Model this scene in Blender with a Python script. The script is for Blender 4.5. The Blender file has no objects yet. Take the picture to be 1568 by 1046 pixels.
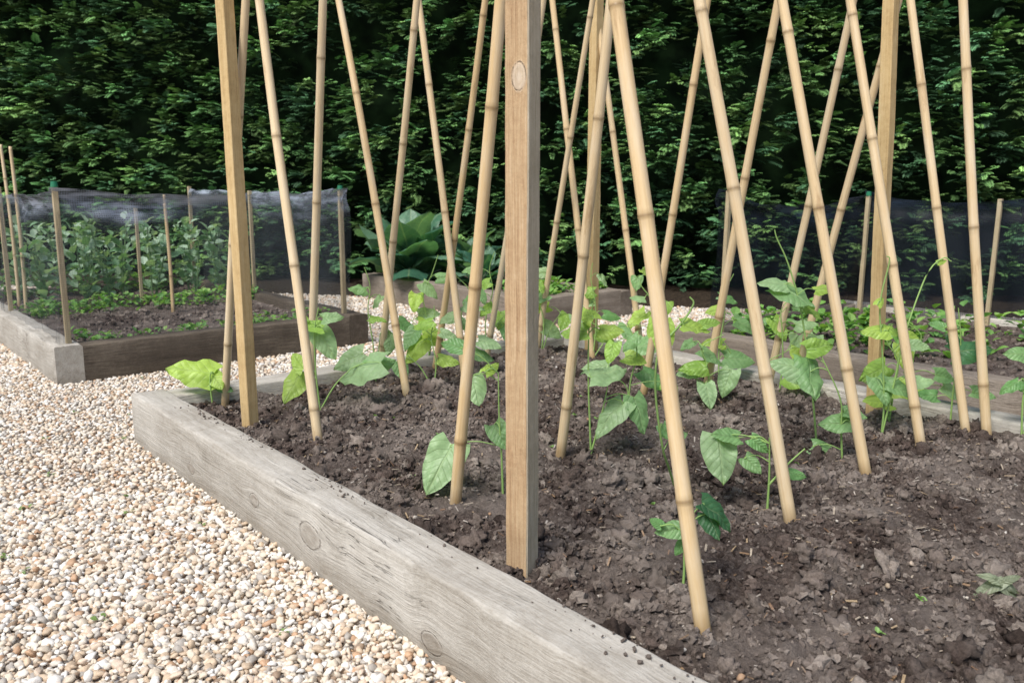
import bpy, numpy as np, math, random
from mathutils import noise, Vector, Matrix
random.seed(7); rng=np.random.default_rng(11)
SC=bpy.context.scene
# ---------------------------------------------------------------- frame of the garden: a runs along the beds, b across
O=np.array([-1.487,3.238]); D1=np.array([-.642,.766]); D2=np.array([.766,.642])
def W(a,b,z=0.0):
    q=O+a*D1+b*D2; return np.array([q[0],q[1],z])
def toAB(xy):
    r=xy-O; return r@D1, r@D2
ANG=math.atan2(D1[1],D1[0])
BEDS=[(-4.7,0.0,0.0,2.33),(1.256,4.2,0.0,1.80),(-4.7,-0.36,2.83,4.75),(1.0,3.3,2.95,4.0)]

# ---------------------------------------------------------------- mesh helpers
def mk(name,V,F,mats,smooth=True,col=None,luv=None,midx=None,parent=None,fcount=None):
    V=np.asarray(V,dtype=np.float32)
    me=bpy.data.meshes.new(name)
    if isinstance(F,np.ndarray):
        n,k=F.shape; tot=F.reshape(-1).astype(np.int32); starts=np.arange(0,n*k,k,dtype=np.int32)
    else:
        n=len(F); ks=np.array([len(x) for x in F]); tot=np.concatenate([np.asarray(x) for x in F]).astype(np.int32)
        starts=np.concatenate([[0],np.cumsum(ks)[:-1]]).astype(np.int32)
    me.vertices.add(len(V)); me.vertices.foreach_set('co',V.reshape(-1))
    me.loops.add(len(tot)); me.loops.foreach_set('vertex_index',tot)
    me.polygons.add(n); me.polygons.foreach_set('loop_start',starts)
    me.update(calc_edges=True)
    me.polygons.foreach_set('use_smooth',np.full(n,smooth,dtype=bool))
    for m in mats: me.materials.append(m)
    if midx is not None: me.polygons.foreach_set('material_index',np.asarray(midx,dtype=np.int32))
    if col is not None:
        c=np.ones((len(V),4),dtype=np.float32); c[:,:3]=col
        at=me.color_attributes.new('Col','FLOAT_COLOR','POINT'); at.data.foreach_set('color',c.reshape(-1))
    if luv is not None:
        at=me.attributes.new('luv','FLOAT_VECTOR','POINT'); at.data.foreach_set('vector',np.asarray(luv,dtype=np.float32).reshape(-1))
    me.update()
    ob=bpy.data.objects.new(name,me); SC.collection.objects.link(ob)
    if parent: ob.parent=parent
    return ob
class Bag:
    def __init__(s): s.V=[];s.F=[];s.C=[];s.U=[];s.M=[];s.n=0
    def add(s,V,F,col=(1,1,1),luv=None,m=0):
        V=np.asarray(V,float); s.V.append(V)
        for fc in F: s.F.append([i+s.n for i in fc]); s.M.append(m)
        c=np.zeros((len(V),3)); c[:]=col; s.C.append(c)
        s.U.append(np.zeros((len(V),3)) if luv is None else luv); s.n+=len(V)
    def make(s,name,mats,smooth=True,parent=None):
        return mk(name,np.concatenate(s.V),s.F,mats,smooth,np.concatenate(s.C),np.concatenate(s.U),s.M,parent)
def rotmats(n,full=True,tilt=1.0):
    if full:
        q=rng.normal(size=(n,4)); q/=np.linalg.norm(q,axis=1)[:,None]
        w,x,y,z=q.T
        return np.stack([np.stack([1-2*(y*y+z*z),2*(x*y-z*w),2*(x*z+y*w)],1),
                         np.stack([2*(x*y+z*w),1-2*(x*x+z*z),2*(y*z-x*w)],1),
                         np.stack([2*(x*z-y*w),2*(y*z+x*w),1-2*(x*x+y*y)],1)],1)
    yaw=rng.uniform(0,2*math.pi,n); return eul(rng.normal(0,tilt,n),rng.normal(0,tilt,n),yaw)
def eul(rx,ry,rz):
    n=len(rz); cx,sx,cy,sy,cz,sz=np.cos(rx),np.sin(rx),np.cos(ry),np.sin(ry),np.cos(rz),np.sin(rz)
    z=np.zeros(n);o=np.ones(n)
    X=np.stack([np.stack([o,z,z],1),np.stack([z,cx,-sx],1),np.stack([z,sx,cx],1)],1)
    Y=np.stack([np.stack([cy,z,sy],1),np.stack([z,o,z],1),np.stack([-sy,z,cy],1)],1)
    Z=np.stack([np.stack([cz,-sz,z],1),np.stack([sz,cz,z],1),np.stack([z,z,o],1)],1)
    return Z@Y@X
def scatter(bases,bf,pos,scale,R,col,vcol=None):
    n=len(pos); which=rng.integers(0,len(bases),n); B=np.stack(bases)[which]
    V=B*scale[:,None,:]; V=np.einsum('nij,nmj->nmi',R,V)+pos[:,None,:]
    m=B.shape[1]; F=(bf[None]+ (np.arange(n)*m)[:,None,None]).reshape(-1,bf.shape[1])
    C=np.repeat(col[:,None,:],m,1)
    if vcol is not None: C=C*vcol[None,:,None]
    return V.reshape(-1,3),F,C.reshape(-1,3)
def join(parts):
    V=[];F=[];C=[];n=0
    for v,f_,c in parts: V.append(v);F.append(f_+n);C.append(c);n+=len(v)
    return np.concatenate(V),np.concatenate(F),np.concatenate(C)
import bmesh
def ico(sub):
    bm=bmesh.new(); bmesh.ops.create_icosphere(bm,subdivisions=sub,radius=1)
    V=np.array([v.co[:] for v in bm.verts]);F=np.array([[v.index for v in fc.verts] for fc in bm.faces]); bm.free(); return V,F
def rough(V,amt,fr,k):
    out=[]
    for i in range(k):
        o=Vector((i*7.3,i*3.1,i*1.7))
        out.append(np.array([np.array(v)*(1+amt*noise.noise(Vector(v)*fr+o)) for v in V]))
    return out
I1,F1=ico(1); I2,F2=ico(2); I3,F3=ico(3)

# ---------------------------------------------------------------- material helpers
class M:
    def __init__(s,name,rough=.7,spec=.3):
        s.m=bpy.data.materials.new(name); s.m.use_nodes=True; s.t=s.m.node_tree
        s.b=s.t.nodes['Principled BSDF']; s.b.inputs['Roughness'].default_value=rough; s.b.inputs['Specular IOR Level'].default_value=spec
        s.out=s.t.nodes['Material Output']
    def n(s,ty,ins={},**pr):
        nd=s.t.nodes.new(ty)
        for k,v in pr.items(): setattr(nd,k,v)
        for k,v in ins.items():
            if isinstance(v,bpy.types.NodeSocket): s.t.links.new(v,nd.inputs[k])
            else: nd.inputs[k].default_value=v
        return nd
    def set(s,k,v):
        if isinstance(v,bpy.types.NodeSocket): s.t.links.new(v,s.b.inputs[k])
        else: s.b.inputs[k].default_value=v
    def obj(s): return s.n('ShaderNodeTexCoord').outputs['Object']
    def geo(s): return s.n('ShaderNodeNewGeometry').outputs['Position']
    def scl(s,v,sc): return s.n('ShaderNodeVectorMath',{0:v,1:sc},operation='MULTIPLY').outputs[0]
    def vadd(s,a,b): return s.n('ShaderNodeVectorMath',{0:a,1:b},operation='ADD').outputs[0]
    def xyz(s,x=0.0,y=0.0,z=0.0): return s.n('ShaderNodeCombineXYZ',{'X':x,'Y':y,'Z':z}).outputs[0]
    def mr(s,v,a,b,c,d): return s.n('ShaderNodeMapRange',{'Value':v,'From Min':a,'From Max':b,'To Min':c,'To Max':d}).outputs[0]
    def noise(s,v,scale,detail=4,rough=.55): return s.n('ShaderNodeTexNoise',{'Vector':v,'Scale':scale,'Detail':detail,'Roughness':rough}).outputs['Fac']
    def math(s,op,a,b=0.0,clamp=False): return s.n('ShaderNodeMath',{0:a,1:b},operation=op,use_clamp=clamp).outputs[0]
    def ramp(s,fac,stops):
        nd=s.n('ShaderNodeValToRGB',{'Fac':fac}); e=nd.color_ramp.elements
        while len(e)<len(stops): e.new(.5)
        for i,(p_,c) in enumerate(stops): e[i].position=p_; e[i].color=(*c,1) if len(c)==3 else c
        return nd.outputs['Color']
    def mix(s,fac,a,b,mode='MIX'):
        nd=s.n('ShaderNodeMix',{},data_type='RGBA',blend_type=mode)
        for k,v in ((0,fac),(6,a),(7,b)):
            if isinstance(v,bpy.types.NodeSocket): s.t.links.new(v,nd.inputs[k])
            else: nd.inputs[k].default_value=v if k==0 else (*v,1)
        return nd.outputs[2]
    def attr(s,name): return s.n('ShaderNodeAttribute',attribute_name=name)
    def bump(s,hgt,dist,strength=1.0): s.set('Normal',s.n('ShaderNodeBump',{'Height':hgt,'Distance':dist,'Strength':strength}).outputs[0])

# gravel
g=M('gravel_stones',.6,.35); c=g.attr('Col').outputs['Color']; nz=g.noise(g.geo(),160,3)
g.set('Base Color',g.mix(.4,c,g.ramp(nz,[(.3,(.5,.47,.43)),(.7,(1,1,1))]),'MULTIPLY')); g.bump(nz,.002,.5); MG=g.m
g=M('gravel_bed',.9,.2); P=g.geo(); vo=g.n('ShaderNodeTexVoronoi',{'Vector':P,'Scale':55.0}); 
stone=g.ramp(g.n('ShaderNodeSeparateColor',{0:vo.outputs['Color']}).outputs[0],[(0,(.34,.25,.17)),(.3,(.62,.52,.42)),(.65,(.72,.65,.56)),(1,(.82,.79,.74))])
g.set('Base Color',g.mix(g.ramp(vo.outputs['Distance'],[(.35,(0,0,0)),(.75,(1,1,1))]),stone,(.20,.15,.11))); g.bump(g.math('SUBTRACT',1.0,vo.outputs['Distance']),.01,.8); MGB=g.m
# soil
g=M('soil',.95,.12); P=g.geo(); n1=g.noise(P,4.5,5); n2=g.noise(P,85,6,.72); n3=g.noise(P,300,3,.7)
base=g.ramp(n2,[(.3,(.033,.024,.020)),(.5,(.108,.082,.069)),(.7,(.23,.188,.162))])
cc=g.mix(g.ramp(n1,[(.44,(.0,.0,.0)),(.62,(.85,.85,.85))]),base,g.mix(.5,base,(.34,.29,.25)))
spk=g.ramp(n3,[(.64,(0,0,0)),(.72,(.7,.7,.7))]); g.set('Base Color',g.mix(spk,cc,(.44,.37,.30))); g.bump(g.math('ADD',n2,g.math('MULTIPLY',n3,.4)),.018,1.0); MS=g.m
g=M('soil_clods',.95,.1); P=g.geo(); c=g.attr('Col').outputs['Color']; n2=g.noise(P,170,5,.75); n1=g.noise(P,4.5,5)
cc=g.mix(.85,c,g.ramp(n2,[(.3,(.35,.35,.35)),(.65,(1.35,1.35,1.35))]),'MULTIPLY')
g.set('Base Color',g.mix(g.ramp(n1,[(.44,(.0,.0,.0)),(.62,(.5,.5,.5))]),cc,(.34,.29,.25))); g.bump(n2,.006,1.0); MC=g.m
# timber
def wood(name,stops,knots=(),dirt=.5,grain=24.0,axis=0,fine=120.0,cracks=0.0,facegrey=None,knotc=((.16,.125,.09),(.33,.29,.24)),bump=.006,gw=.55):
    g=M(name,.85,.2); P=g.obj(); oi=g.n('ShaderNodeObjectInfo').outputs['Random']
    wob=g.noise(P,2.2,2); sp=g.n('ShaderNodeSeparateXYZ',{0:P})
    warp=g.xyz(g.math('MULTIPLY',oi,9.0),g.math('MULTIPLY',wob,.07),g.math('MULTIPLY',wob,.09)) if axis==0 else g.xyz(g.math('MULTIPLY',wob,.02),g.math('MULTIPLY',wob,.02),g.math('MULTIPLY',oi,9.0))
    off=g.vadd(P,warp); kn=[]
    for (kx,ky,kz,kr) in knots:
        rel=g.n('ShaderNodeVectorMath',{0:P,1:(kx,ky,kz)},operation='SUBTRACT').outputs[0]
        d=g.n('ShaderNodeVectorMath',{0:rel,1:(.62,.6,1.0) if axis==0 else (1,1,.6)},operation='MULTIPLY').outputs[0]
        L=g.n('ShaderNodeVectorMath',{0:d},operation='LENGTH').outputs['Value']; kn.append((L,kr))
        fall=g.mr(L,kr*.6,kr*3.4,1.0,0.0); fall=g.math('MULTIPLY',fall,fall)
        off=g.n('ShaderNodeVectorMath',{0:off,1:g.n('ShaderNodeVectorMath',{0:rel,1:g.xyz(0.0,g.math('MULTIPLY',fall,.5),g.math('MULTIPLY',fall,.75))},operation='MULTIPLY').outputs[0]},operation='SUBTRACT').outputs[0]
    sc=[grain]*3; sc[axis]=1.3
    gr=g.noise(g.scl(off,tuple(sc)),1.0,6,.68)
    sc2=[fine*1.6]*3; sc2[axis]=5.0
    fi=g.noise(g.scl(off,tuple(sc2)),1.0,3,.6)
    bl=g.noise(P,4,5,.65); sp3=g.noise(P,60,4,.7); sp4=g.noise(P,210,3,.7)
    f0=g.math('ADD',g.math('MULTIPLY',gr,gw),g.math('MULTIPLY',fi,1-gw)); hgt=g.math('ADD',f0,g.math('MULTIPLY',sp4,.25))
    f0=g.math('ADD',g.math('MULTIPLY',f0,.50),g.math('MULTIPLY',bl,.28)); f0=g.math('ADD',f0,g.math('MULTIPLY',sp3,.13)); f0=g.math('ADD',f0,g.math('MULTIPLY',sp4,.09))
    f0=g.mr(f0,.36,.64,0.1,.9)
    colr=g.ramp(f0,stops)
    if cracks:
        sc3=[55.0]*3; sc3[axis]=1.1; ck=g.noise(g.scl(off,tuple(sc3)),1.0,2,.5); ln=g.mr(g.math('ABSOLUTE',g.math('SUBTRACT',ck,.5)),0.0,.009,1.0,0.0)
        ms=g.ramp(g.noise(P,3.3,2),[(.55,(0,0,0)),(.63,(1,1,1))]); ln=g.math('MULTIPLY',ln,ms); colr=g.mix(g.math('MULTIPLY',ln,cracks),colr,(.07,.055,.04)); hgt=g.math('SUBTRACT',hgt,g.math('MULTIPLY',ln,.8))
    for L,kr in kn:
        L2=g.math('ADD',L,g.math('MULTIPLY',g.math('SUBTRACT',bl,.5),kr*.9))
        m=g.mr(L2,kr*.75,kr*1.2,1.0,0.0)
        rings=g.math('SINE',g.math('MULTIPLY',L2,8.5/kr)); rc=g.ramp(g.math('ADD',g.math('MULTIPLY',rings,.25),fi),[(.2,knotc[0]),(.9,knotc[1])])
        edge=g.math('MULTIPLY',g.mr(g.math('ABSOLUTE',g.math('SUBTRACT',L2,kr)),0.0,kr*.10,1.0,0.0),g.ramp(sp3,[(.42,(.1,.1,.1)),(.58,(1,1,1))]))
        colr=g.mix(g.math('MULTIPLY',m,.4),colr,rc); colr=g.mix(g.math('MULTIPLY',edge,.6),colr,(.10,.08,.06))
        hgt=g.math('ADD',hgt,g.math('MULTIPLY',m,.25)); hgt=g.math('SUBTRACT',hgt,g.math('MULTIPLY',edge,.5))
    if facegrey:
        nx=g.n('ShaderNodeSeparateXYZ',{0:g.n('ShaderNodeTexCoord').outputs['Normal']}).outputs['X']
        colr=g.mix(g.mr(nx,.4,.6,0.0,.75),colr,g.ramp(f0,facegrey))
    if dirt:
        pz=g.n('ShaderNodeSeparateXYZ',{0:g.geo()}).outputs['Z']
        lo=g.mr(g.math('ADD',pz,g.math('MULTIPLY',bl,.06)),.02,.10,dirt,0.0)
        colr=g.mix(lo,colr,(.16,.125,.085))
    g.set('Base Color',colr); g.bump(hgt,bump,1.0); return g.m
GREY=[(.05,(.17,.15,.12)),(.35,(.325,.295,.25)),(.6,(.44,.41,.36)),(.95,(.62,.59,.53))]
MW=wood('weathered_timber',GREY,[(.85,.065,.105,.036),(1.2,.065,.10,.020),(.30,.065,.045,.024),(1.72,.065,.06,.018)],.5,cracks=.6)
MWb=wood('weathered_timber_plain',GREY,[],.4,cracks=.6)
MWd=wood('dark_wet_timber',[(.05,(.036,.029,.022)),(.5,(.09,.072,.055)),(.9,(.20,.165,.125))],[],.3,cracks=.5)
MWm=wood('brown_grey_timber',[(.05,(.09,.073,.058)),(.5,(.21,.175,.14)),(.9,(.36,.31,.26))],[],.3,cracks=.5)
PINE=[(.05,(.19,.105,.05)),(.35,(.38,.245,.135)),(.62,(.51,.36,.21)),(.95,(.66,.52,.36))]
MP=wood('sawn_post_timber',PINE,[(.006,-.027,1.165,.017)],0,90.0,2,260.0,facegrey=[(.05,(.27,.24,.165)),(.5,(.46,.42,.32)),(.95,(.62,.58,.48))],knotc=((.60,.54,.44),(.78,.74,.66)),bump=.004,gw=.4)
MPl=wood('plain_post_timber',[(.05,(.28,.17,.07)),(.5,(.53,.38,.185)),(.9,(.66,.52,.30))],[],0,60.0,2,220.0,bump=.003)
MPs=wood('green_stake_timber',[(.05,(.24,.18,.10)),(.5,(.42,.34,.21)),(.9,(.54,.46,.32))],[],0,60.0,2,220.0,bump=.003)
# bamboo
g=M('bamboo',.38,.45); P=g.obj(); c=g.attr('Col').outputs['Color']; oi=g.n('ShaderNodeObjectInfo').outputs['Random']
s1=g.noise(g.vadd(g.scl(P,(170,170,2.5)),g.xyz(g.math('MULTIPLY',oi,30.0))),1.0,4,.6)
s2=g.noise(g.vadd(g.scl(P,(30,30,5)),g.xyz(g.math('MULTIPLY',oi,17.0))),1.0,5,.65)
bc=g.mix(oi,(.62,.445,.228),(.70,.565,.365))
bc=g.mix(g.ramp(s1,[(.4,(0,0,0)),(.75,(.5,.5,.5))]),bc,(.44,.28,.13)); bc=g.mix(g.ramp(s2,[(.48,(0,0,0)),(.7,(.5,.5,.5))]),bc,(.70,.61,.46)); bc=g.mix(g.ramp(s2,[(.30,(.65,.65,.65)),(.41,(0,0,0))]),bc,(.36,.23,.11))
g.set('Base Color',g.mix(1.0,bc,c,'MULTIPLY')); g.bump(s1,.001,.4); MB=g.m
# leaves
def leafmat(name,rough=.42,trans=.4,veins=True,tcol=(1.25,1.35,.55)):
    g=M(name,rough,.45); c=g.attr('Col').outputs['Color']; 
    if veins:
        u=g.n('ShaderNodeSeparateXYZ',{0:g.attr('luv').outputs['Vector']}); x=g.math('ABSOLUTE',u.outputs['X']); y=u.outputs['Y']
        mid=g.mr(x,.01,.06,1.0,0.0)
        ph=g.math('MULTIPLY',g.math('SUBTRACT',y,g.math('MULTIPLY',x,.38)),6.0)
        tri=g.math('ABSOLUTE',g.math('SUBTRACT',g.math('FRACT',ph),.5))
        sv=g.mr(tri,.0,.07,1.0,0.0)
        v=g.math('MAXIMUM',mid,g.math('MULTIPLY',sv,.5))
        nz=g.noise(g.geo(),45,4)
        c=g.mix(.45,c,g.ramp(nz,[(.3,(.55,.6,.55)),(.7,(1.1,1.1,1.1))]),'MULTIPLY')
        c=g.mix(g.math('MULTIPLY',v,.25),c,(.48,.60,.30))
        g.bump(g.math('ADD',g.math('MULTIPLY',v,-.8),g.math('ADD',g.math('MULTIPLY',tri,.9),g.math('MULTIPLY',nz,1.2))),.003,.8)
    g.set('Base Color',c)
    tr=g.n('ShaderNodeBsdfTranslucent',{'Color':g.mix(1.0,c,tcol,'MULTIPLY')})
    mx=g.n('ShaderNodeMixShader',{0:trans,1:g.b.outputs[0],2:tr.outputs[0]}); g.t.links.new(mx.outputs[0],g.out.inputs['Surface']); return g.m
ML=leafmat('bean_leaf'); MSt=leafmat('green_stem',.5,.15,False); MSm=leafmat('small_leaf',.5,.35,False)
g=M('conifer_spray',.6,.25); g.set('Base Color',g.attr('Col').outputs['Color']); MH=g.m
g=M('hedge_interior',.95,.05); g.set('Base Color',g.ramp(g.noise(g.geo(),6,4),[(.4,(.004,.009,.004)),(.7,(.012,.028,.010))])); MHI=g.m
g=M('hedge_foot_earth',.95,.05); g.set('Base Color',g.ramp(g.noise(g.geo(),40,5,.7),[(.35,(.015,.012,.009)),(.65,(.07,.052,.036))])); g.bump(g.noise(g.geo(),40,5),.03); MHE=g.m
# netting
def netmat(name,col,alpha,lw,bandc,bandk,nk=.35):
    g=M(name,.6,.3); uv=g.n('ShaderNodeSeparateXYZ',{0:g.attr('luv').outputs['Vector']})
    def line(s_): return g.math('LESS_THAN',g.math('ABSOLUTE',g.math('SUBTRACT',g.math('FRACT',g.math('MULTIPLY',s_,90.0)),.5)),.10)
    ln=g.math('MAXIMUM',line(uv.outputs['X']),line(uv.outputs['Y'])); nz=g.noise(g.scl(g.geo(),(1.5,1.5,4)),2.0,5,.65)
    band=g.math('MULTIPLY',uv.outputs['Z'],g.mr(g.noise(g.scl(g.geo(),(5,5,26)),1.0,3),.35,.62,.15,1.0))
    al=g.math('ADD',g.math('MULTIPLY',ln,lw),g.math('MULTIPLY',g.math('ADD',nz,-.5),nk)); al=g.math('ADD',al,alpha,True); al=g.math('ADD',al,g.math('MULTIPLY',band,bandk),True)
    tr=g.n('ShaderNodeBsdfTransparent'); mx=g.n('ShaderNodeMixShader',{0:al,1:tr.outputs[0],2:g.b.outputs[0]}); g.t.links.new(mx.outputs[0],g.out.inputs['Surface'])
    g.set('Base Color',g.mix(band,col,bandc)); return g.m
MN=netmat('fine_black_net',(.060,.072,.082),.11,.26,(.34,.38,.46),.6,.26); MN2=netmat('dense_blue_black_net',(.012,.017,.026),.33,.45,(.05,.075,.12),.55,.45)
g=M('green_plastic_cap',.4); g.set('Base Color',(.02,.16,.08,1)); MCap=g.m
g=M('black_drip_stake',.5); g.set('Base Color',(.012,.012,.013,1)); MBlk=g.m
g=M('white_plastic_label',.4); g.set('Base Color',(.8,.8,.8,1)); MWh=g.m

# ---------------------------------------------------------------- ground
n=40
xs=np.linspace(-40,40,n); V=np.array([[x,y+15,-.004] for y in xs for x in xs]); F=np.array([[j*n+i,j*n+i+1,(j+1)*n+i+1,(j+1)*n+i] for j in range(n-1) for i in range(n-1)])
mk('ground',V,F,[MGB],False)
HSL=-.25; HROT=math.atan(HSL)
def inbed(xy,m=0.0):
    a,b=toAB(xy); r=np.zeros(len(xy),bool)
    for (a0,a1,b0,b1) in BEDS: r|=(a>a0-m)&(a<a1+m)&(b>b0-m)&(b<b1+m)
    return r|(xy[:,1]>7.35+HSL*xy[:,0])
def pebcol(n):
    pal=np.array([[.78,.71,.61],[.72,.62,.49],[.84,.80,.74],[.62,.48,.34],[.53,.34,.21],[.44,.40,.35],[.71,.57,.44],[.86,.84,.80],[.31,.22,.15]])
    w=np.array([.23,.20,.15,.12,.05,.09,.11,.03,.02]); w/=w.sum()
    return np.clip(pal[rng.choice(len(pal),n,p=w)]*rng.uniform(.82,1.06,(n,1)),0,.88)
def gravel(y0,y1,sp,base,bf,szr,zlo,zhi):
    X,Y=np.meshgrid(np.arange(-6.5,6.5,sp),np.arange(y0,y1,sp)); q=np.stack([X.ravel(),Y.ravel()],1)+rng.uniform(-.55,.55,(X.size,2))*sp
    k=(np.abs(q[:,0])<q[:,1]*.66+.45)&~inbed(q,-.004); q=q[k]; m=len(q)
    s=rng.uniform(0,1,m)**1.6*(szr[1]-szr[0])+szr[0]; sc=np.stack([s*rng.uniform(1.0,1.5,m),s*rng.uniform(.75,1.1,m),s*rng.uniform(.5,.8,m)],1)
    pos=np.column_stack([q,rng.uniform(zlo,zhi,m)]); 
    return scatter(base,bf,pos,sc,rotmats(m,False,.45),pebcol(m))
pb2=rough(I2,.6,1.3,10); pb1=rough(I1,.35,1.2,8)
p1=gravel(1.0,2.7,.0143,pb2,F2,(.0055,.0122),.0,.011)
mk('gravel_path',p1[0],p1[1],[MG],True,p1[2])
p2=join([gravel(1.0,2.7,.016,pb1,F1,(.006,.010),-.006,.002),gravel(2.7,4.6,.0155,pb1,F1,(.006,.012),.0,.010),gravel(4.6,8.4,.023,pb1,F1,(.010,.016),.0,.010)])
mk('gravel_path',p2[0],p2[1],[MG],True,p2[2])

# ---------------------------------------------------------------- soil + clods
def soilh(a,b,seed,amp=1.0):
    v=Vector((a*2.2,b*2.2,seed)); 
    z=noise.noise(v)*.022+noise.noise(v*3.7)*.020+noise.noise(v*10)*.018+abs(noise.noise(v*22))*.021+noise.noise(v*45)*.007
    return z*amp
def soilbed(name,bed,z,res,seed,amp=1.0):
    A0,A1,B0,B1=bed
    As=np.arange(A0+.05,A1-.1+res,res); Bs=np.arange(B0+.1,B1-.1+res,res); na,nb=len(As),len(Bs)
    H=np.array([[z+soilh(a,b,seed,amp) for b in Bs] for a in As])
    AA,BB=np.meshgrid(As,Bs,indexing='ij'); xy=O+AA[...,None]*D1+BB[...,None]*D2
    V=np.concatenate([xy,H[...,None]],2).reshape(-1,3)
    i=np.arange(na-1)[:,None]*nb+np.arange(nb-1)[None]; i=i.ravel(); F=np.stack([i,i+nb,i+nb+1,i+1],1)[:, ::-1]
    mk(name,V,F,[MS],True); return (As,Bs,H)
def samp(S,a,b):
    As,Bs,H=S; i=np.clip(((a-As[0])/(As[1]-As[0])).astype(int),0,len(As)-1); j=np.clip(((b-Bs[0])/(Bs[1]-Bs[0])).astype(int),0,len(Bs)-1); return H[i,j]
SB=soilbed('soil',BEDS[0],.145,.0095,1.3)
SA=soilbed('soil',BEDS[1],.135,.035,5.1); SCb=soilbed('soil',BEDS[2],.150,.035,8.1); SD=soilbed('soil',BEDS[3],.13,.05,9.9)
cl3=rough(I3,1.0,2.4,6); cl2=rough(I2,1.1,2.4,8); cl1=rough(I1,.8,1.7,8)
def clods(S,n,smin,smax,base,bf,ar,br,pw=2.2,sink=.35,dark=1.0,thr=-.1):
    a=rng.uniform(*ar,n); b=rng.uniform(*br,n); cn=np.array([noise.noise(Vector((x*2.6,y*2.6,4))) for x,y in zip(a,b)]); k=cn+rng.uniform(-.45,.5,n)>thr; a=a[k];b=b[k];n=len(a)
    s=smin+(smax-smin)*rng.uniform(0,1,n)**pw; z=samp(S,a,b)+s*(1-2*sink)*.6
    xy=O+a[:,None]*D1+b[:,None]*D2; sc=s[:,None]*rng.uniform(.65,1.3,(n,3))
    pal=np.array([[.085,.063,.053],[.125,.095,.080],[.175,.14,.118],[.27,.225,.19],[.05,.037,.031]]); c=pal[rng.choice(5,n,p=[.25,.28,.22,.13,.12])]*rng.uniform(.8,1.15,(n,1))*dark
    return scatter(base,bf,np.column_stack([xy,z]),sc,rotmats(n),c)
R=(-4.0,-.15);Q=(.14,2.18)
c0=clods(SB,2000,.010,.028,cl3,F3,(-3.4,-.15),Q,2.6,.38); mk('soil_clods',c0[0],c0[1],[MC],True,c0[2])
c1=clods(SB,14000,.005,.015,cl2,F2,R,Q,2.0,.25); mk('soil_clods',c1[0],c1[1],[MC],False,c1[2])
c2=join([clods(SB,70000,.0018,.0075,cl1,F1,R,Q,1.8,.2),clods(SA,4000,.006,.018,cl1,F1,(1.4,4.0),(.15,1.65),2.0),clods(SCb,6000,.006,.018,cl1,F1,(-3.5,-.5),(2.98,4.6),2.0),clods(SD,1500,.008,.022,cl1,F1,(1.15,3.2),(3.1,3.85),2.0)])
mk('soil_clods',c2[0],c2[1],[MC],False,c2[2])
bx=np.array([[x,y,z] for x in(-1,1) for y in(-1,1) for z in(-1,1)],float); bf=np.array([[0,1,3,2],[4,6,7,5],[0,4,5,1],[2,3,7,6],[0,2,6,4],[1,5,7,3]])
n=3000; a=rng.uniform(*R,n); b=rng.uniform(*Q,n); xy=O+a[:,None]*D1+b[:,None]*D2; z=samp(SB,a,b)+.008
s=np.stack([rng.uniform(.003,.017,n)*rng.uniform(.4,1,n),rng.uniform(.0006,.0026,n),rng.uniform(.0005,.0012,n)],1)
cc=np.array([[.42,.31,.19],[.50,.42,.32],[.34,.22,.13],[.58,.52,.45],[.25,.15,.09]])[rng.integers(0,5,n)]
v,f_,c_=scatter([bx],bf,np.column_stack([xy,z]),s,rotmats(n,False,.35),cc); mk('straw_litter',v,f_,[MC],False,c_)
n=260; a=rng.uniform(*R,n); b=rng.uniform(*Q,n); xy=O+a[:,None]*D1+b[:,None]*D2; s=rng.uniform(.003,.007,n)[:,None]*rng.uniform(.7,1.2,(n,3))
v,f_,c_=scatter(pb2,F2,np.column_stack([xy,samp(SB,a,b)+.004]),s,rotmats(n),pebcol(n)*.7); mk('stones_in_soil',v,f_,[MG],True,c_)

# ---------------------------------------------------------------- sleeper boards
def board(name,pa,pb,th,hh,mat,z0=0.0,parent=None,wear=.0045):
    A=W(*pa);B=W(*pb); L=np.linalg.norm(B-A); mid=(A+B)/2; ang=math.atan2((B-A)[1],(B-A)[0])
    ns=max(8,int(L/.02)); bv=.008; w=th/2
    prof=[(-w,0),(-w,hh*.5),(-w,hh-bv),(-w+bv*.35,hh-bv*.35),(-w+bv,hh),(-w*.5,hh),(0,hh),(w*.5,hh),(w-bv,hh),(w-bv*.35,hh-bv*.35),(w,hh-bv),(w,hh*.5),(w,0)]
    m=len(prof); V=[];sd=random.random()*50
    for i in range(ns+1):
        x=-L/2+L*i/ns
        for j,(y,z) in enumerate(prof):
            q=Vector((x*7+sd,y*20,z*20)); e=1.0 if 2<=j<=10 else .5
            q2=Vector((x*30+sd,y*40,z*40)); fine_=.0026*noise.noise(q2) if j in (2,3,4,8,9,10) else 0
            V.append([x,y+wear*e*noise.noise(q)+fine_,z+(wear*e*noise.noise(q+Vector((9,3,1)))+fine_ if z>0 else 0)])
    F=[]
    for i in range(ns):
        for j in range(m-1): F.append([i*m+j,(i+1)*m+j,(i+1)*m+j+1,i*m+j+1])
    F.append(list(range(m))[::1]); F.append([ns*m+j for j in range(m)][::-1])
    ob=mk(name,V,F,[mat],True); ob.location=(mid[0],mid[1],z0); ob.rotation_euler=(0,0,ang); 
    md=ob.modifiers.new('es','EDGE_SPLIT'); md.split_angle=math.radians(50)
    if parent: ob.parent=parent
    return ob
def empty(name,loc=(0,0,0)):
    e=bpy.data.objects.new(name,None); e.empty_display_size=.1; SC.collection.objects.link(e); e.location=loc; return e
T=.13
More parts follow.
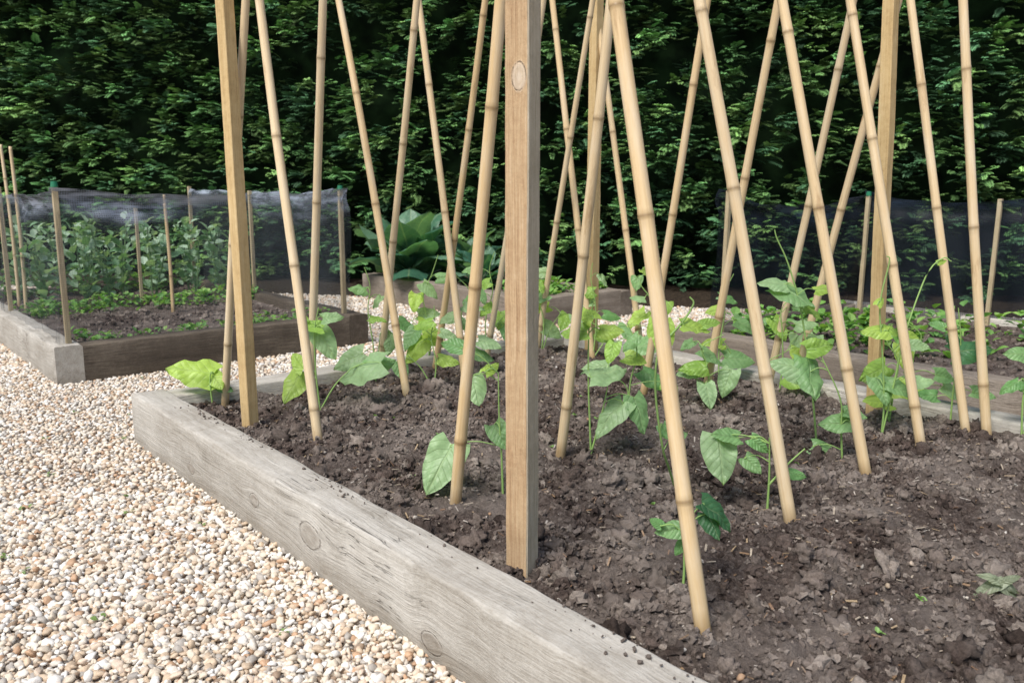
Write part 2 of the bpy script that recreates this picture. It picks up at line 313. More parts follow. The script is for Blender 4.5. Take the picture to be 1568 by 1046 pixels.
def bedframe(bed,hts,mats):
    A0,A1,B0,B1=bed; e=empty('raised_bed_frame')
    board('front_sleeper',(A0,B0+T/2),(A1,B0+T/2),T,hts[0],mats[0],0,e)
    board('rear_sleeper',(A0,B1-T/2),(A1,B1-T/2),T,hts[1],mats[1],0,e)
    board('end_sleeper',(A1-T/2,B0+T+.002),(A1-T/2,B1-T-.002),T,hts[2],mats[2],0,e)
    board('near_end_sleeper',(A0+T/2,B0+T+.002),(A0+T/2,B1-T-.002),T,hts[2],mats[3],0,e)
bedframe(BEDS[0],(.20,.20,.196),(MW,MWb,MWb,MWb))
bedframe(BEDS[1],(.20,.20,.197),(MWb,MWd,MWd,MWd))
bedframe(BEDS[2],(.20,.20,.196),(MWm,MWb,MWm,MWm))
bedframe(BEDS[3],(.22,.20,.216),(MWm,MWm,MWm,MWm))
n=520; a=rng.uniform(-3.4,-.3,n); b=.13-np.abs(rng.normal(0,.03,n)); k=b>.01; a=a[k];b=b[k];n=len(a)
k=np.array([noise.noise(Vector((x*3,0,2))) for x in a])+rng.uniform(-.3,.4,n)>.05; a=a[k];b=b[k];n=len(a)
xy=O+a[:,None]*D1+b[:,None]*D2; s=(.001+.0050*rng.uniform(0,1,n)**3.4)[:,None]*rng.uniform(.7,1.2,(n,3))
v,f_,c_=scatter(cl1,F1,np.column_stack([xy,np.full(n,.2025)]),s,rotmats(n),np.full((n,3),.17)*np.array([1,.82,.70])); mk('soil_crumbs',v,f_,[MC],True,c_)

# ---------------------------------------------------------------- posts
def post(name,x,y,w,hgt,mat,rot=0.0,lean=(0,0),cap=None,z0=.05):
    hw=w/2;c_=w*.05; ring=[(-hw+c_,-hw),(hw-c_,-hw),(hw,-hw+c_),(hw,hw-c_),(hw-c_,hw),(-hw+c_,hw),(-hw,hw-c_),(-hw,-hw+c_)]
    ns=90 if w>.04 else 30;V=[];sd=random.random()*40
    for i in range(ns+1):
        z=hgt*i/ns
        for (px,py) in ring:
            k=1+.03*noise.noise(Vector((px*30+sd,py*30,z*9)))+.025*noise.noise(Vector((px*60+sd,py*60,z*40))); V.append([px*k+.003*noise.noise(Vector((sd,0,z*2.2))),py*k,z])
    F=[[i*8+j,i*8+(j+1)%8,(i+1)*8+(j+1)%8,(i+1)*8+j] for i in range(ns) for j in range(8)]+[list(range(8))[::-1],[ns*8+j for j in range(8)]]
    ob=mk(name,V,F,[mat],False); ob.location=(x,y,z0); ob.rotation_euler=(lean[0],lean[1],rot)
    if cap:
        bm=bmesh.new(); bmesh.ops.create_cone(bm,cap_ends=True,segments=14,radius1=w*.72,radius2=w*.55,depth=w*1.1); me=bpy.data.meshes.new('cap'); bm.to_mesh(me); bm.free(); me.materials.append(cap)
        co=bpy.data.objects.new('cap',me); SC.collection.objects.link(co); co.location=(0,0,hgt+w*.2); co.parent=ob
    return ob
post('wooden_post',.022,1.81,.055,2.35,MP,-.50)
post('wooden_post',-.943,2.975,.044,2.35,MPl,ANG+.25,(0,.006))
post('wooden_post',1.383,3.156,.043,2.35,MPl,ANG,(0,.035))
post('wooden_post',.411,4.36,.05,2.35,MPl,ANG)

# ---------------------------------------------------------------- bamboo canes
def cane(x,y,lean,r=.0155,H=2.45,z0=.03,side=0.0,name='bamboo_cane',first=None):
    nodes=[first if first else random.uniform(.25,.5)]
    while nodes[-1]<H: nodes.append(nodes[-1]+random.uniform(.40,.56))
    zs=[];rad=[];cl=[]
    def add(z,k,c): zs.append(z);rad.append(k);cl.append(c)
    add(0,1,.55);add(.13,1,.60);add(.17,1,.95)
    for nz in nodes:
        if nz>H-.05: break
        add(nz-.030,1.0,1.0);add(nz-.010,1.02,.93);add(nz-.004,1.07,.72);add(nz-.001,1.13,.42);add(nz+.0015,1.05,.5);add(nz+.005,1.09,.82);add(nz+.014,1.02,.97);add(nz+.05,1.0,1.0)
    add(H,1,.9)
    zz=np.array(zs); extra=np.linspace(0.05,H-.02,26); allz=np.concatenate([zz,extra]); o=np.argsort(allz); 
    k=np.interp(allz,zz,rad)[o]; cc=np.interp(allz,zz,cl)[o]; allz=allz[o]
    ns=16;V=[];C=[];sx,sy=random.uniform(-.012,.012),random.uniform(-.012,.012)
    kx=np.interp(allz,[0]+nodes,np.cumsum([0]+[random.uniform(-.003,.003) for _ in nodes])); ky=np.interp(allz,[0]+nodes,np.cumsum([0]+[random.uniform(-.003,.003) for _ in nodes]))
    for i,z in enumerate(allz):
        R_=r*k[i]*(1.0-.20*z/H)
        bx_=sx*math.sin(math.pi*z/H)+kx[i]; by_=sy*math.sin(math.pi*z/H+.5)+ky[i]
        for j in range(ns):
            t=2*math.pi*j/ns; V.append([bx_+R_*math.cos(t),by_+R_*math.sin(t),z])
            C.append([cc[i],cc[i]**1.12,cc[i]**1.3])
    m=len(allz); F=[[i*ns+j,i*ns+(j+1)%ns,(i+1)*ns+(j+1)%ns,(i+1)*ns+j] for i in range(m-1) for j in range(ns)]+[list(range(ns))[::-1],[(m-1)*ns+j for j in range(ns)]]
    ob=mk(name,V,F,[MB],True,C)
    d=Vector((lean*D1[0]+side*D2[0],lean*D1[1]+side*D2[1],1)).normalized(); ob.rotation_euler=d.to_track_quat('Z','Y').to_euler()
    dz=.16-z0; ob.location=(x-d.x/d.z*dz,y-d.y/d.z*dz,z0); return ob
for x,y,l,r,fn in [(.371,1.525,.222,.0163,.38),(.716,2.089,.268,.0172,.50),(1.060,2.449,.269,.0172,None),(1.357,2.726,.251,.0168,None),(1.581,2.864,.217,.0155,None),(1.640,2.83,.143,.0165,.3),
 (-.149,2.205,-.155,.0165,.30),(.156,2.655,-.137,.0165,.28),(.543,3.437,-.161,.016,None),(.771,3.306,-.167,.0165,None),(1.08,3.50,-.172,.016,None),(1.176,3.471,-.223,.016,None),
 (-1.143,3.306,-.283,.0155,None),(-.846,3.514,-.151,.0175,None),(-.588,3.73,-.224,.016,None),(-.366,3.92,-.257,.0155,None),(-.127,4.12,-.246,.015,None),(.133,4.33,-.217,.015,None),
 (-.649,2.748,.195,.0165,.24),(-.427,3.348,.288,.0165,None),(-.206,3.66,.191,.0165,None),(.395,4.16,.180,.017,None),(.637,4.10,.213,.016,None)]:
    cane(x,y,l,r,first=fn)

# ---------------------------------------------------------------- plants
def leafgrid(L,wd,kind='bean',nu=10,nv=9,droop=.18,fold=.18,rip=.03):
    V=[];U=[];sd=random.random()*60
    for i in range(nu):
        t=i/(nu-1)
        for j in range(nv):
            s_=-1+2*j/(nv-1)
            if kind=='bean': pr=((1-t)**.82)*((t+.10)**.40)*1.68; yb=t-.17*abs(s_)**1.2*(1-t)**3
            else: pr=math.sin(math.pi*min(1,(t*.93+.05)))**.6*.98 if t<1 else 0.0; yb=t
            x=s_*pr*wd/2; y=yb
            z=-droop*t*t+fold*abs(s_)*pr*.35-abs(s_)**2*.10*pr+rip*noise.noise(Vector((s_*2+sd,t*3.2,0)))*2.5+rip*.8*math.sin(t*17+sd)*abs(s_)**2
            V.append([x*L,y*L,z*L]); U.append([s_*pr,t,0])
    F=[[i*nv+j,i*nv+j+1,(i+1)*nv+j+1,(i+1)*nv+j] for i in range(nu-1) for j in range(nv-1)]
    return np.array(V),F,np.array(U)
def putleaf(bag,at,d,nrm,L,col,wd=.86,kind='bean',m=0,droop=None):
    d=Vector(d).normalized(); nrm=Vector(nrm); s_=d.cross(nrm).normalized(); nn=s_.cross(d)
    V,F,U=leafgrid(L,wd*random.uniform(.88,1.03),kind,droop=random.uniform(.05,.35) if droop is None else droop,fold=random.uniform(-.15,.6),rip=random.uniform(.03,.06))
    Mx=np.array([s_,d,nn]).T; V=V@Mx.T+np.array(at); c=np.array(col)*random.uniform(.9,1.1); bag.add(V,F,c,U,m)
def tube(bag,pts,r0,r1,col,m=1,ns=6,smoothn=5):
    P=[Vector(q) for q in pts]; Q=[]
    if len(P)>2:
        E=[P[0]*2-P[1]]+P+[P[-1]*2-P[-2]]
        for i in range(1,len(E)-2):
            for k in range(smoothn):
                t=k/smoothn; p0,p1,p2,p3=E[i-1:i+3]
                Q.append(.5*((2*p1)+(p2-p0)*t+(2*p0-5*p1+4*p2-p3)*t*t+(3*p1-p0-3*p2+p3)*t**3))
        Q.append(P[-1])
    else: Q=P
    V=[];n=len(Q)
    for i,q in enumerate(Q):
        tg=(Q[min(i+1,n-1)]-Q[max(i-1,0)]).normalized(); up=Vector((.3,.2,.93)) if abs(tg.z)<.9 else Vector((1,.1,0)); s_=tg.cross(up).normalized(); u_=s_.cross(tg); r=r0+(r1-r0)*i/(n-1)
        for j in range(ns): a_=2*math.pi*j/ns; V.append(list(q+s_*r*math.cos(a_)+u_*r*math.sin(a_)))
    F=[[i*ns+j,i*ns+(j+1)%ns,(i+1)*ns+(j+1)%ns,(i+1)*ns+j] for i in range(n-1) for j in range(ns)]
    bag.add(V,F,col,None,m)
G1=(.32,.52,.10); G2=(.18,.37,.13); G3=(.25,.44,.18); G4=(.07,.20,.08); G5=(.43,.61,.12); G6=(.36,.53,.27); STEM=(.30,.47,.14)  # G3: whitish reflection painted into the leaf green
def bean(x,y,stems,leaves,z0=.15):
    bag=Bag(); allp=[]
    for st in stems:
        pts=[(x+q[0],y+q[2],z0+q[1]) for q in st]; tube(bag,pts,.0036,.0018,STEM); 
        for i in range(len(pts)-1):
            for k in range(6): allp.append(Vector(pts[i]).lerp(Vector(pts[i+1]),k/6))
        allp.append(Vector(pts[-1]))
    for (dx,dz,dy,L,an,col) in leaves:
        an=math.radians(an); nrm=Vector((random.uniform(-.35,.35),random.uniform(-.85,-.4),random.uniform(.45,.85))).normalized()
        d=Vector((math.cos(an),-.12,math.sin(an))); d=(d-nrm*d.dot(nrm)).normalized(); cpt=Vector((x+dx,y+dy,z0+dz)); at=cpt-d*L*.48
        putleaf(bag,at,d,nrm,L,col)
        near=min(allp,key=lambda q:(q-at).length+max(0,q.z-at.z)*.8); mid=near.lerp(at,.5)+Vector((0,0,.012))
        tube(bag,[near,mid,at,at+d*L*.05],.0018,.0013,STEM)
    return bag.make('runner_bean_plant',[ML,MSt])
bean(-.0256,2.28,[[(0,0,0),(-.004,.12,0),(-.01,.22,.01),(-.012,.34,.02)]],
 [(-.175,.085,-.02,.155,-112,G6),(-.005,.165,0,.085,-60,G3),(-.075,.305,0,.095,-80,G6),(-.14,.42,.02,.07,150,G2),(-.03,.36,.02,.055,60,G5)])
bean(.254,2.641,[[(0,0,0),(-.005,.1,0),(-.012,.25,0),(-.01,.42,.02),(.005,.50,.02)],[(0,0,0),(.03,.12,0),(.05,.22,0)]],
 [(.05,.27,0,.13,50,G6),(.055,.13,-.02,.14,-120,G6),(.155,.135,-.01,.12,-80,G3),(-.02,.46,.01,.075,120,G5),(-.06,.40,.0,.085,165,G1),(.06,.40,.02,.08,-15,G5)])
bean(.362,1.688,[[(0,0,0),(.002,.05,0),(-.002,.13,0)]],
 [(.075,.168,.02,.082,-40,G4),(.06,.15,.0,.06,-80,G4),(-.035,.14,0,.055,175,G3),(-.062,.158,0,.03,140,G2),(-.01,.10,0,.035,-120,G2)])
bean(.464,2.305,[[(0,0,0),(-.03,.08,-.05),(-.06,.16,-.10),(-.085,.30,-.12),(-.09,.40,-.14),(-.075,.47,-.14),(-.10,.56,-.13),(-.12,.66,-.12),(-.125,.72,-.12),(-.11,.73,-.12),(-.105,.71,-.12)],[(-.075,.45,-.14),(-.03,.50,-.14),(.0,.55,-.14),(-.01,.57,-.14)]],
 [(-.075,.47,-.15,.10,-95,G5),(-.09,.50,-.12,.07,100,G5),(.01,.49,-.14,.08,15,G5),(.05,.50,-.12,.05,25,G1),(-.12,.63,-.12,.03,-60,G5),(-.10,.67,-.12,.025,200,G2),(-.05,.20,-.1,.05,-60,G2),(.0,.18,-.05,.045,60,G3)])
bean(.68,2.156,[[(0,0,0),(0,.1,0),(-.005,.2,0)],[(0,.07,0),(.05,.13,0),(.09,.17,0)]],
 [(-.13,.145,0,.13,-85,G6),(-.045,.125,0,.06,-50,G3),(-.115,.20,.02,.075,170,G3),(.075,.10,.0,.045,-10,G2),(-.03,.18,0,.055,-40,G2)])
bean(1.038,2.573,[[(0,0,0),(-.01,.1,0),(-.02,.2,0),(-.08,.33,.02)]],
 [(-.03,.12,0,.10,170,G3),(-.05,.03,0,.09,-25,G3),(-.11,.27,0,.15,-100,G3),(-.17,.30,.02,.12,150,G6),(.03,.15,0,.07,-30,G3),(-.08,.36,.03,.09,20,G1)])
bean(1.02,2.75,[[(0,0,0),(-.03,.2,0),(-.08,.45,0),(-.13,.60,.0),(-.17,.68,.0),(-.18,.71,.0)]],
 [(-.10,.50,.0,.14,-60,G3),(-.17,.54,.02,.09,160,G6),(.0,.52,.02,.06,10,G5),(-.03,.44,.02,.07,-30,G1)])
bean(1.268,2.824,[[(0,0,0),(.0,.12,0),(-.02,.3,0),(-.04,.46,0),(-.02,.6,0),(-.03,.62,0)],[(0,0,0),(.03,.2,0),(.05,.35,0),(.12,.55,.03),(.17,.61,.03),(.2,.6,.03)]],
 [(-.01,.17,0,.10,-80,G3),(-.05,.37,0,.09,170,G5),(.05,.17,0,.10,-40,G3),(.12,.20,0,.09,10,G6),(.02,.37,.02,.07,-10,G1),(-.04,.47,0,.045,60,G5),(.17,.60,.03,.03,20,G5)])
bean(1.565,2.946,[[(0,0,0),(.0,.15,0),(.01,.3,0),(-.01,.43,0)]],
 [(.04,.29,-.03,.13,10,G4),(.0,.30,0,.08,-80,G4),(.11,.12,0,.08,-20,G3),(-.09,.12,0,.08,170,G2),(-.08,.37,0,.055,140,G2)])
bean(1.727,2.786,[[(0,0,0),(-.01,.15,0),(.0,.3,0),(-.03,.4,0)],[(0,0,0),(.05,.2,0),(.12,.3,0)]],
 [(-.04,.30,0,.08,170,G3),(.02,.17,0,.10,-80,G3),(.09,.27,0,.08,10,G1),(-.06,.19,0,.07,200,G2),(.03,.36,0,.05,60,G5)])
bean(-.736,3.173,[[(0,0,0),(-.01,.15,0),(-.01,.3,0),(.01,.40,0)],[(0,0,0),(.06,.1,0),(.12,.16,.02)]],
 [(-.10,.10,0,.14,-110,G5),(-.08,.19,.02,.09,120,G5),(.03,.27,0,.13,-60,G6),(-.02,.33,0,.09,160,G1),(.15,.17,0,.20,175,G6),(.24,.18,.04,.11,30,G3),(.06,.36,.02,.08,30,G6),(-.06,.36,.03,.06,100,G1)])
bean(-1.183,3.272,[[(0,0,0),(-.005,.08,0),(.0,.13,0)]],
 [(-.075,.14,0,.18,175,G5),(.02,.10,0,.09,-60,G5),(.05,.06,.02,.06,-20,G2)])
def randbean(x,y,n,hh,spread,tones):
    stems=[[(0,0,0),(random.uniform(-.02,.02),hh*.4,0),(random.uniform(-.03,.03),hh*.75,0),(random.uniform(-.04,.04),hh,0),(random.uniform(-.06,.06),hh*1.2,0)],[(0,0,0),(random.uniform(-.08,.08),hh*.3,.02),(random.uniform(-.12,.12),hh*.5,.03)]]
    lv=[]
    for i in range(n):
        k=(i+.5)/n; dz=hh*(.2+.85*k); s_=spread*(1.1-.6*k); dx=random.uniform(-s_,s_); an=random.uniform(-50,10) if dx>0 else random.uniform(170,230)
        if random.random()<.25: an=random.uniform(-110,-70)
        lv.append((dx,dz,random.uniform(-.08,.08),random.uniform(.085,.13)*(1.15-.5*k),an,random.choice(tones)))
    bean(x,y,stems,lv)
TB=[G1,G3,G3,G6,G6,G5,G5,G2]
for (x,y,n,hh,sp) in [(-.60,3.66,6,.42,.17),(-.33,3.50,6,.30,.17),(-.22,3.80,6,.38,.17),(-.40,4.02,6,.44,.17),(-.12,4.22,6,.44,.17),(.15,4.28,6,.42,.17),(.40,4.15,6,.40,.17),
  (.45,3.20,6,.28,.16),(.77,3.22,6,.24,.16),(1.10,3.42,7,.36,.18),(.90,3.62,5,.40,.17),(1.38,3.02,5,.30,.16),(.64,4.02,6,.40,.17),(1.50,3.15,4,.30,.14)]:
    randbean(x,y,n,hh,sp,TB)
bg=Bag(); q=(1.03,1.68,.175)
for an,L in ((200,.06),(120,.05),(-40,.065),(-10,.045),(60,.04)):
    a_=math.radians(an); putleaf(bg,q,(math.cos(a_)*.9,-.2,math.sin(a_)*.5),(0.1,-.6,.8),L,(.34,.38,.26),.6,droop=.6)
bg.make('withered_leaf',[ML])

LV=np.array([[0,0,0],[-.42,.4,.12],[0,.42,0],[.42,.4,.12],[-.34,.78,.05],[0,.8,-.03],[.34,.78,.05],[0,1.08,-.14]],float)
LF3=np.array([[0,2,1],[0,3,2],[1,2,5],[1,5,4],[2,3,6],[2,6,5],[4,5,7],[5,6,7]])
def leaves(pos,size,cols,pitch=(.1,.9)):
    n=len(pos); yaw=rng.uniform(0,2*math.pi,n); pt=rng.uniform(*pitch,n); s=np.repeat(size[:,None],3,1)
    return scatter([LV],LF3,pos,s,eul(pt,rng.normal(0,.25,n),yaw),cols)
def rows(name,bedS,specs,lsz,hh,tones,jit=.03):
    P_=[];
    for (a0,a1,b0,b1,n,per) in specs:
        t=rng.uniform(0,1,n); a=a0+(a1-a0)*t+rng.normal(0,jit,n); b=b0+(b1-b0)*t+rng.normal(0,jit,n); z=samp(bedS,a,b)
        for _ in range(per):
            aa=a+rng.normal(0,.018,n); bb=b+rng.normal(0,.018,n); P_.append(np.column_stack([O+aa[:,None]*D1+bb[:,None]*D2,z+rng.uniform(0.005,hh,n)]))
    P_=np.concatenate(P_); n=len(P_); c=np.array(tones)[rng.integers(0,len(tones),n)]*rng.uniform(.8,1.2,(n,1)); v,f_,c_=leaves(P_,rng.uniform(.6,1.2,n)*lsz,c); mk(name,v,f_,[MSm],False,c_)
TG=[(.20,.40,.09),(.28,.46,.12),(.15,.32,.09)]
rows('seedling_row',SA,[(1.50,1.50,.2,1.6,32,8),(1.72,1.72,.2,1.65,18,7)],.036,.06,TG)
rows('seedling_row',SA,[(2.75,2.75,.15,1.7,44,7),(2.95,2.95,.15,1.7,50,8)],.04,.09,TG)
rows('seedling_row',SA,[(3.95,3.95,.15,1.7,50,10)],.05,.22,TG)
rows('salad_seedlings',SCb,[(-.6,-1.6,3.1,3.1,18,10),(-.6,-1.9,3.35,3.5,22,10),(-.55,-1.4,3.8,3.9,18,10),(-.6,-2.2,4.2,4.3,16,8)],.055,.14,TG)
rows('salad_seedlings',SD,[(1.2,1.2,3.1,3.85,26,8),(1.6,1.6,3.1,3.85,26,8)],.06,.12,TG)
n=60; q=np.column_stack([rng.uniform(-2.2,.3,n),rng.uniform(1.3,4.5,n)]); q=q[~inbed(q,.02)]; P_=np.repeat(q,4,0)+rng.normal(0,.008,(len(q)*4,2)); P_=np.column_stack([P_,np.full(len(P_),.014)]); c=np.tile([.20,.30,.10],(len(P_),1)); v,f_,c_=leaves(P_,rng.uniform(.007,.017,len(P_)),c); mk('gravel_weeds',v,f_,[MSm],False,c_)
n=24; a=rng.uniform(-3.3,-.6,n); b=rng.uniform(.3,2.1,n); z=samp(SB,a,b)+.012; xy=O+a[:,None]*D1+b[:,None]*D2; P_=np.repeat(np.column_stack([xy,z]),4,0); c=np.tile([.24,.42,.12],(len(P_),1)); v,f_,c_=leaves(P_,rng.uniform(.006,.016,len(P_)),c); mk('soil_weeds',v,f_,[MSm],False,c_)
# broad beans, standing as separate plants
bag=[];stb=Bag()
for ia,a_ in enumerate((3.1,3.5,3.9)):
  for ib in range(6):
    a=a_+rng.normal(0,.04); b=.32+ib*.26+rng.normal(0,.03)+(ia%2)*.1; q=W(a,b,.13)
    for sn in range(2):
        H=rng.uniform(.42,.62); lx,ly=rng.normal(0,.07,2); tube(stb,[q,(q[0]+lx*.5,q[1]+ly*.5,.13+H*.5),(q[0]+lx,q[1]+ly,.13+H)],.006,.004,(.17,.27,.12),0)
        m=26; t=np.linspace(.15,1.03,m); P_=np.column_stack([q[0]+lx*t+rng.normal(0,.028,m),q[1]+ly*t+rng.normal(0,.028,m),.13+H*t]); bag.append(leaves(P_,rng.uniform(.05,.085,m),np.array([(.28,.42,.27),(.40,.54,.40),(.18,.33,.18)])[rng.integers(0,3,m)],(.2,1.2)))
v,f_,c_=join(bag); bb=mk('broad_bean_plants',v,f_,[MSm],False,c_); so=stb.make('stems',[MSt],True,bb)
def cabbage(a,b,n,L,hh):
    bg=Bag(); q=W(a,b,.12); tube(bg,[q,q+np.array([0,0,hh])],.02,.015,(.25,.35,.2))
    for i in range(n):
        th=i*2.4; k=i/n; el=math.radians(15+65*k); d=(math.cos(th)*math.cos(el),math.sin(th)*math.cos(el),math.sin(el)); nr=Vector((-math.cos(th)*math.sin(el),-math.sin(th)*math.sin(el),math.cos(el)))
        at=q+np.array([0,0,hh*(.3+.7*k)])+np.array(d)*.05; tube(bg,[q+np.array([0,0,hh*(.3+.7*k)]),at+np.array(d)*.03],.009,.006,(.3,.4,.25)); putleaf(bg,at,d,nr,L*random.uniform(.75,1.05),random.choice([(.06,.17,.11),(.10,.23,.14),(.15,.28,.18)]),.75,'ov',0,.35)
    bg.make('cabbage_plant',[ML,MSt])
cabbage(2.9,3.2,20,.50,.26); cabbage(2.5,3.6,14,.36,.20); cabbage(2.2,3.45,12,.26,.12)

# ---------------------------------------------------------------- netting and stakes
def netrun(name,pts,zt,zb,mat,sag,band=.07,tops=None):
    bagn=Bag(); tot=0
    for si,(p0,p1) in enumerate(zip(pts[:-1],pts[1:])):
        A=W(*p0);B=W(*p1);L=np.linalg.norm(B-A); n=int(L/.03)+2; zr=26; V=[];U=[]; nrm=np.array([-(B-A)[1],(B-A)[0],0])/L
        t0,t1=(tops[si],tops[si+1]) if tops else (zt,zt)
        for i in range(n+1):
            t=i/n; top=t0+(t1-t0)*t-sag*4*t*(1-t)+.03*noise.noise(Vector((t*L*4,tot,0)))
            for j in range(zr+1):
                k=j/zr; z=zb+(top-zb)*k; o=.06*noise.noise(Vector((t*L*2.2+tot,k*1.5,3)))+.025*noise.noise(Vector((t*L*9+tot,k*3,7)))
                if k>.85: o+=.03*math.sin((k-.85)/.15*math.pi)
                P_=A+(B-A)*t+nrm*o; V.append([P_[0],P_[1],z]); bd=max(0.0,min(1.0,1.5-(top-z)/(band*(1.0+1.2*noise.noise(Vector((t*L*1.5,tot,9))))))) ; U.append([tot+t*L,z,bd])
        F=[[i*(zr+1)+j,(i+1)*(zr+1)+j,(i+1)*(zr+1)+j+1,i*(zr+1)+j+1] for i in range(n) for j in range(zr)]
        bagn.add(V,F,(1,1,1),np.array(U)); tot+=L
    return bagn.make(name,[mat])
netrun('garden_netting',[(4.1,.12),(2.85,.06),(1.33,.06),(1.33,1.72),(4.1,1.74)],.985,.14,MN,.04,.09)
netrun('garden_netting',[(-.5,3.02),(-.5,4.62),(-2.2,4.62),(-3.8,4.62)],.98,.14,MN2,.09,.05,[.98,.95,1.05,1.1])
for (a,b,w,hg,cp_) in [(1.36,.09,.026,.96,MCap),(1.36,1.69,.026,.94,MCap),(2.85,.09,.026,.95,None),(4.1,.14,.026,.95,None),(4.08,1.72,.026,.95,None),(2.8,1.72,.024,.92,None),(3.0,.95,.020,.80,None),(-.53,4.6,.026,.90,MCap),(-2.2,4.6,.026,1.0,None),(-1.35,4.6,.024,.88,None),(-.53,3.05,.024,.93,None)]:
    q=W(a,b); post('net_stake',q[0],q[1],w,hg,MPs,ANG,(0,random.uniform(-.035,-.0)),cp_,.04)
for (a,b,l,hg) in [(3.1,.22,-.05,1.22),(3.5,.25,.03,1.25),(2.5,1.0,.02,.85),(3.4,1.3,.04,.9)]:
    q=W(a,b); cane(q[0],q[1],l,.013,hg)
q=W(-.10,.30); 
bg=Bag(); tube(bg,[(q[0],q[1],.12),(q[0],q[1],.245)],.006,.005,(0,0,0),0); tube(bg,[(q[0],q[1],.235),(q[0]+.02,q[1],.245)],.009,.009,(0,0,0),0); bg.make('irrigation_stake',[MBlk])
for a,b in ((-.75,3.1),(-.8,3.9)):
    q=W(a,b); v=(bx*np.array([.012,.0012,.035]))+np.array([q[0],q[1],.20]); mk('plant_label',v,bf,[MWh],False)

# ---------------------------------------------------------------- conifer hedge
def spray():
    V=[];F=[];S=[]
    def quad(p,d,l,w,sh0,sh1,dr):
        d=np.array(d)/np.linalg.norm(d); s_=np.array([-d[1],d[0],0]); n=len(V); p=np.array(p)
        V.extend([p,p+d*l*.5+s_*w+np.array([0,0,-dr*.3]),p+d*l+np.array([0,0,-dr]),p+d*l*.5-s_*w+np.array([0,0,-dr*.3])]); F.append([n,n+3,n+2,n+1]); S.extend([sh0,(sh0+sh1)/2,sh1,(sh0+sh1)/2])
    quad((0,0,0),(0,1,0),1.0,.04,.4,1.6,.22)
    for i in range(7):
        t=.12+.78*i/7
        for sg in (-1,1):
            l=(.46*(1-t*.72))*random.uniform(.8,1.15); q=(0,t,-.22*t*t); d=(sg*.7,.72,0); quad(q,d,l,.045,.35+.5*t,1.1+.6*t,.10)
            dd=np.array(d)/np.linalg.norm(d)
            quad(np.array(q)+dd*l*.45,(sg*.25,.95,0),l*.5,.038,.8,1.6,.08)
    return np.array(V),np.array(F),np.array(S)
HY=0.0
def bulge(x,z): return .20*noise.noise(Vector((x*.8,z*.9,1)))+.14*noise.noise(Vector((x*2.0,z*3.0,5)))
bs=[];sh=None
for i in range(6):
    v_,f_,s_=spray(); bs.append(v_); sh=s_; sf=f_
nc=4300; cx=rng.uniform(-9,8,nc); cz=rng.uniform(.1,4.3,nc); cd_=rng.uniform(-.16,.20,nc)
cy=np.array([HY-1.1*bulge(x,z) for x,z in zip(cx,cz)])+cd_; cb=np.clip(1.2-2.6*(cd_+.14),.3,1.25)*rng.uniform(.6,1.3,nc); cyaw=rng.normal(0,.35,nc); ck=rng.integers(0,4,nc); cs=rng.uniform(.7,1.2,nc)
m=12; ci=np.repeat(np.arange(nc),m); n=len(ci)
dy=rng.uniform(-1.15,1.15,n); yaw=math.pi+dy+cyaw[ci]; lay=rng.normal(0,.028,n)
pos=np.column_stack([cx[ci]+rng.normal(0,.035,n),cy[ci]+rng.normal(0,.02,n),cz[ci]+lay])
Rm=eul(rng.normal(.16,.20,n)+lay*3,rng.normal(0,.22,n),yaw)
s=rng.uniform(.105,.18,n)*cs[ci]*(1-.15*np.abs(dy))
pal=np.array([[.088,.200,.066],[.118,.240,.073],[.072,.172,.076],[.155,.275,.083]])
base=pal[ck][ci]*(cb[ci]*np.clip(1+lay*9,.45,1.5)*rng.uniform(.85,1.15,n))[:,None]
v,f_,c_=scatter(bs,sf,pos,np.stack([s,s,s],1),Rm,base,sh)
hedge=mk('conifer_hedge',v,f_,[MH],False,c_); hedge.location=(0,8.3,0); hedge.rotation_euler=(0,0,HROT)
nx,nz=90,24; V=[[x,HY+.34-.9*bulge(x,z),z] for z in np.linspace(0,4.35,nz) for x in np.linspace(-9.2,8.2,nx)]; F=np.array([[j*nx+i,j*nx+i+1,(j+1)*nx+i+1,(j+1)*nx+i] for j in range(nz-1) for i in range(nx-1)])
k=len(V); V+= [[-9.2,HY+1.6,0],[8.2,HY+1.6,0],[8.2,HY+1.6,4.3],[-9.2,HY+1.6,4.3]]
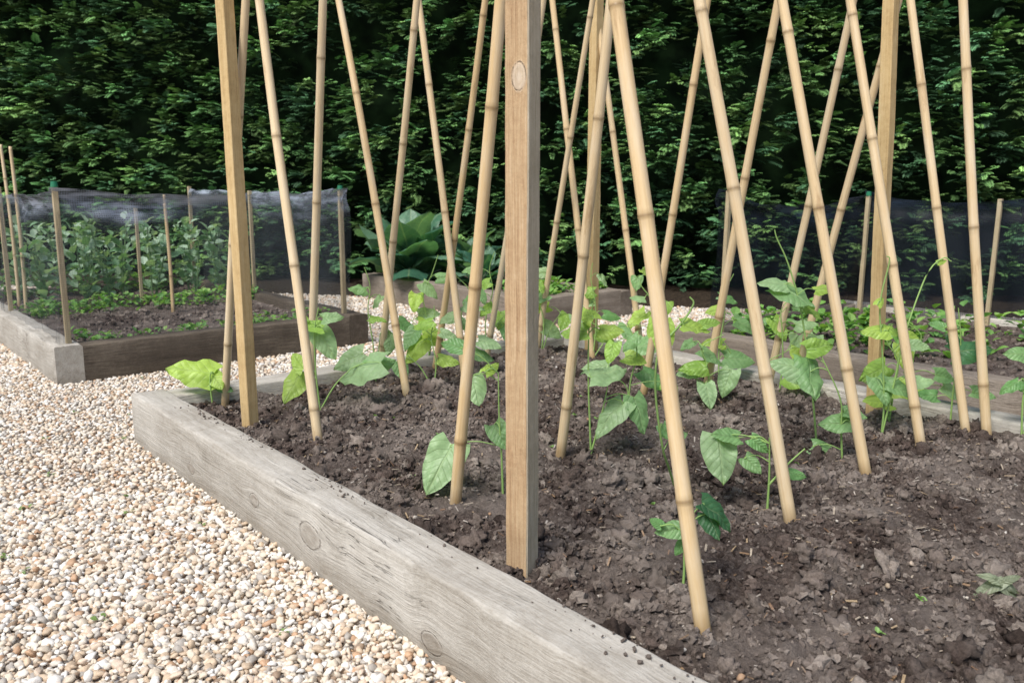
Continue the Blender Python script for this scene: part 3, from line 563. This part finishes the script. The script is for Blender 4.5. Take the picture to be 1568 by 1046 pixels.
fl=[list(r_) for r_ in F]+[[k+1,k,k+3,k+2],[(nz-1)*nx+i for i in range(nx)]+[k+2,k+3],[0,(nz-1)*nx,k+3,k],[nx-1,k+1,k+2,nz*nx-1]]
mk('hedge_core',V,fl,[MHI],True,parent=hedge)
nx,ny=120,14; V=[[x,y,.012+.03*noise.noise(Vector((x*3,y*3,2)))+(.02 if y>-.9 else -.025)] for y in np.linspace(-1.05,.6,ny) for x in np.linspace(-9.2,8.2,nx)]; F=np.array([[j*nx+i,j*nx+i+1,(j+1)*nx+i+1,(j+1)*nx+i] for j in range(ny-1) for i in range(nx-1)])
eb=mk('earth_border',V,F,[MHE],True); eb.location=(0,8.3,0); eb.rotation_euler=(0,0,HROT)

# ---------------------------------------------------------------- light, world, camera
w=bpy.data.worlds.new('World'); SC.world=w; w.use_nodes=True; nt=w.node_tree; sky=nt.nodes.new('ShaderNodeTexSky'); sky.sky_type='NISHITA'; sky.sun_disc=False
sd=Vector((-.35,-.5,.90)).normalized(); sky.sun_elevation=math.asin(sd.z); sky.sun_rotation=math.atan2(sd.x,sd.y); sky.air_density=1.0; sky.dust_density=2.0
nt.links.new(sky.outputs[0],nt.nodes['Background'].inputs[0]); nt.nodes['Background'].inputs[1].default_value=.15
ld=bpy.data.lights.new('sun','SUN'); ld.energy=4.4; ld.angle=math.radians(26); ld.color=(1,.97,.92); lo=bpy.data.objects.new('sun',ld); SC.collection.objects.link(lo); lo.rotation_euler=sd.to_track_quat('Z','Y').to_euler(); lo.location=(0,0,6)
cd=bpy.data.cameras.new('camera'); cam=bpy.data.objects.new('camera',cd); SC.collection.objects.link(cam); SC.camera=cam
cam.location=(0,0,1.0); cam.rotation_euler=(math.radians(90)-math.atan(239/1307.),0,0); cd.sensor_width=36; cd.lens=36*1307/1568.; cd.clip_end=300; cd.clip_start=.05
cd.dof.use_dof=True; cd.dof.focus_distance=2.3; cd.dof.aperture_fstop=7.0
SC.view_settings.view_transform='Standard'; SC.view_settings.look='None'; SC.view_settings.exposure=0
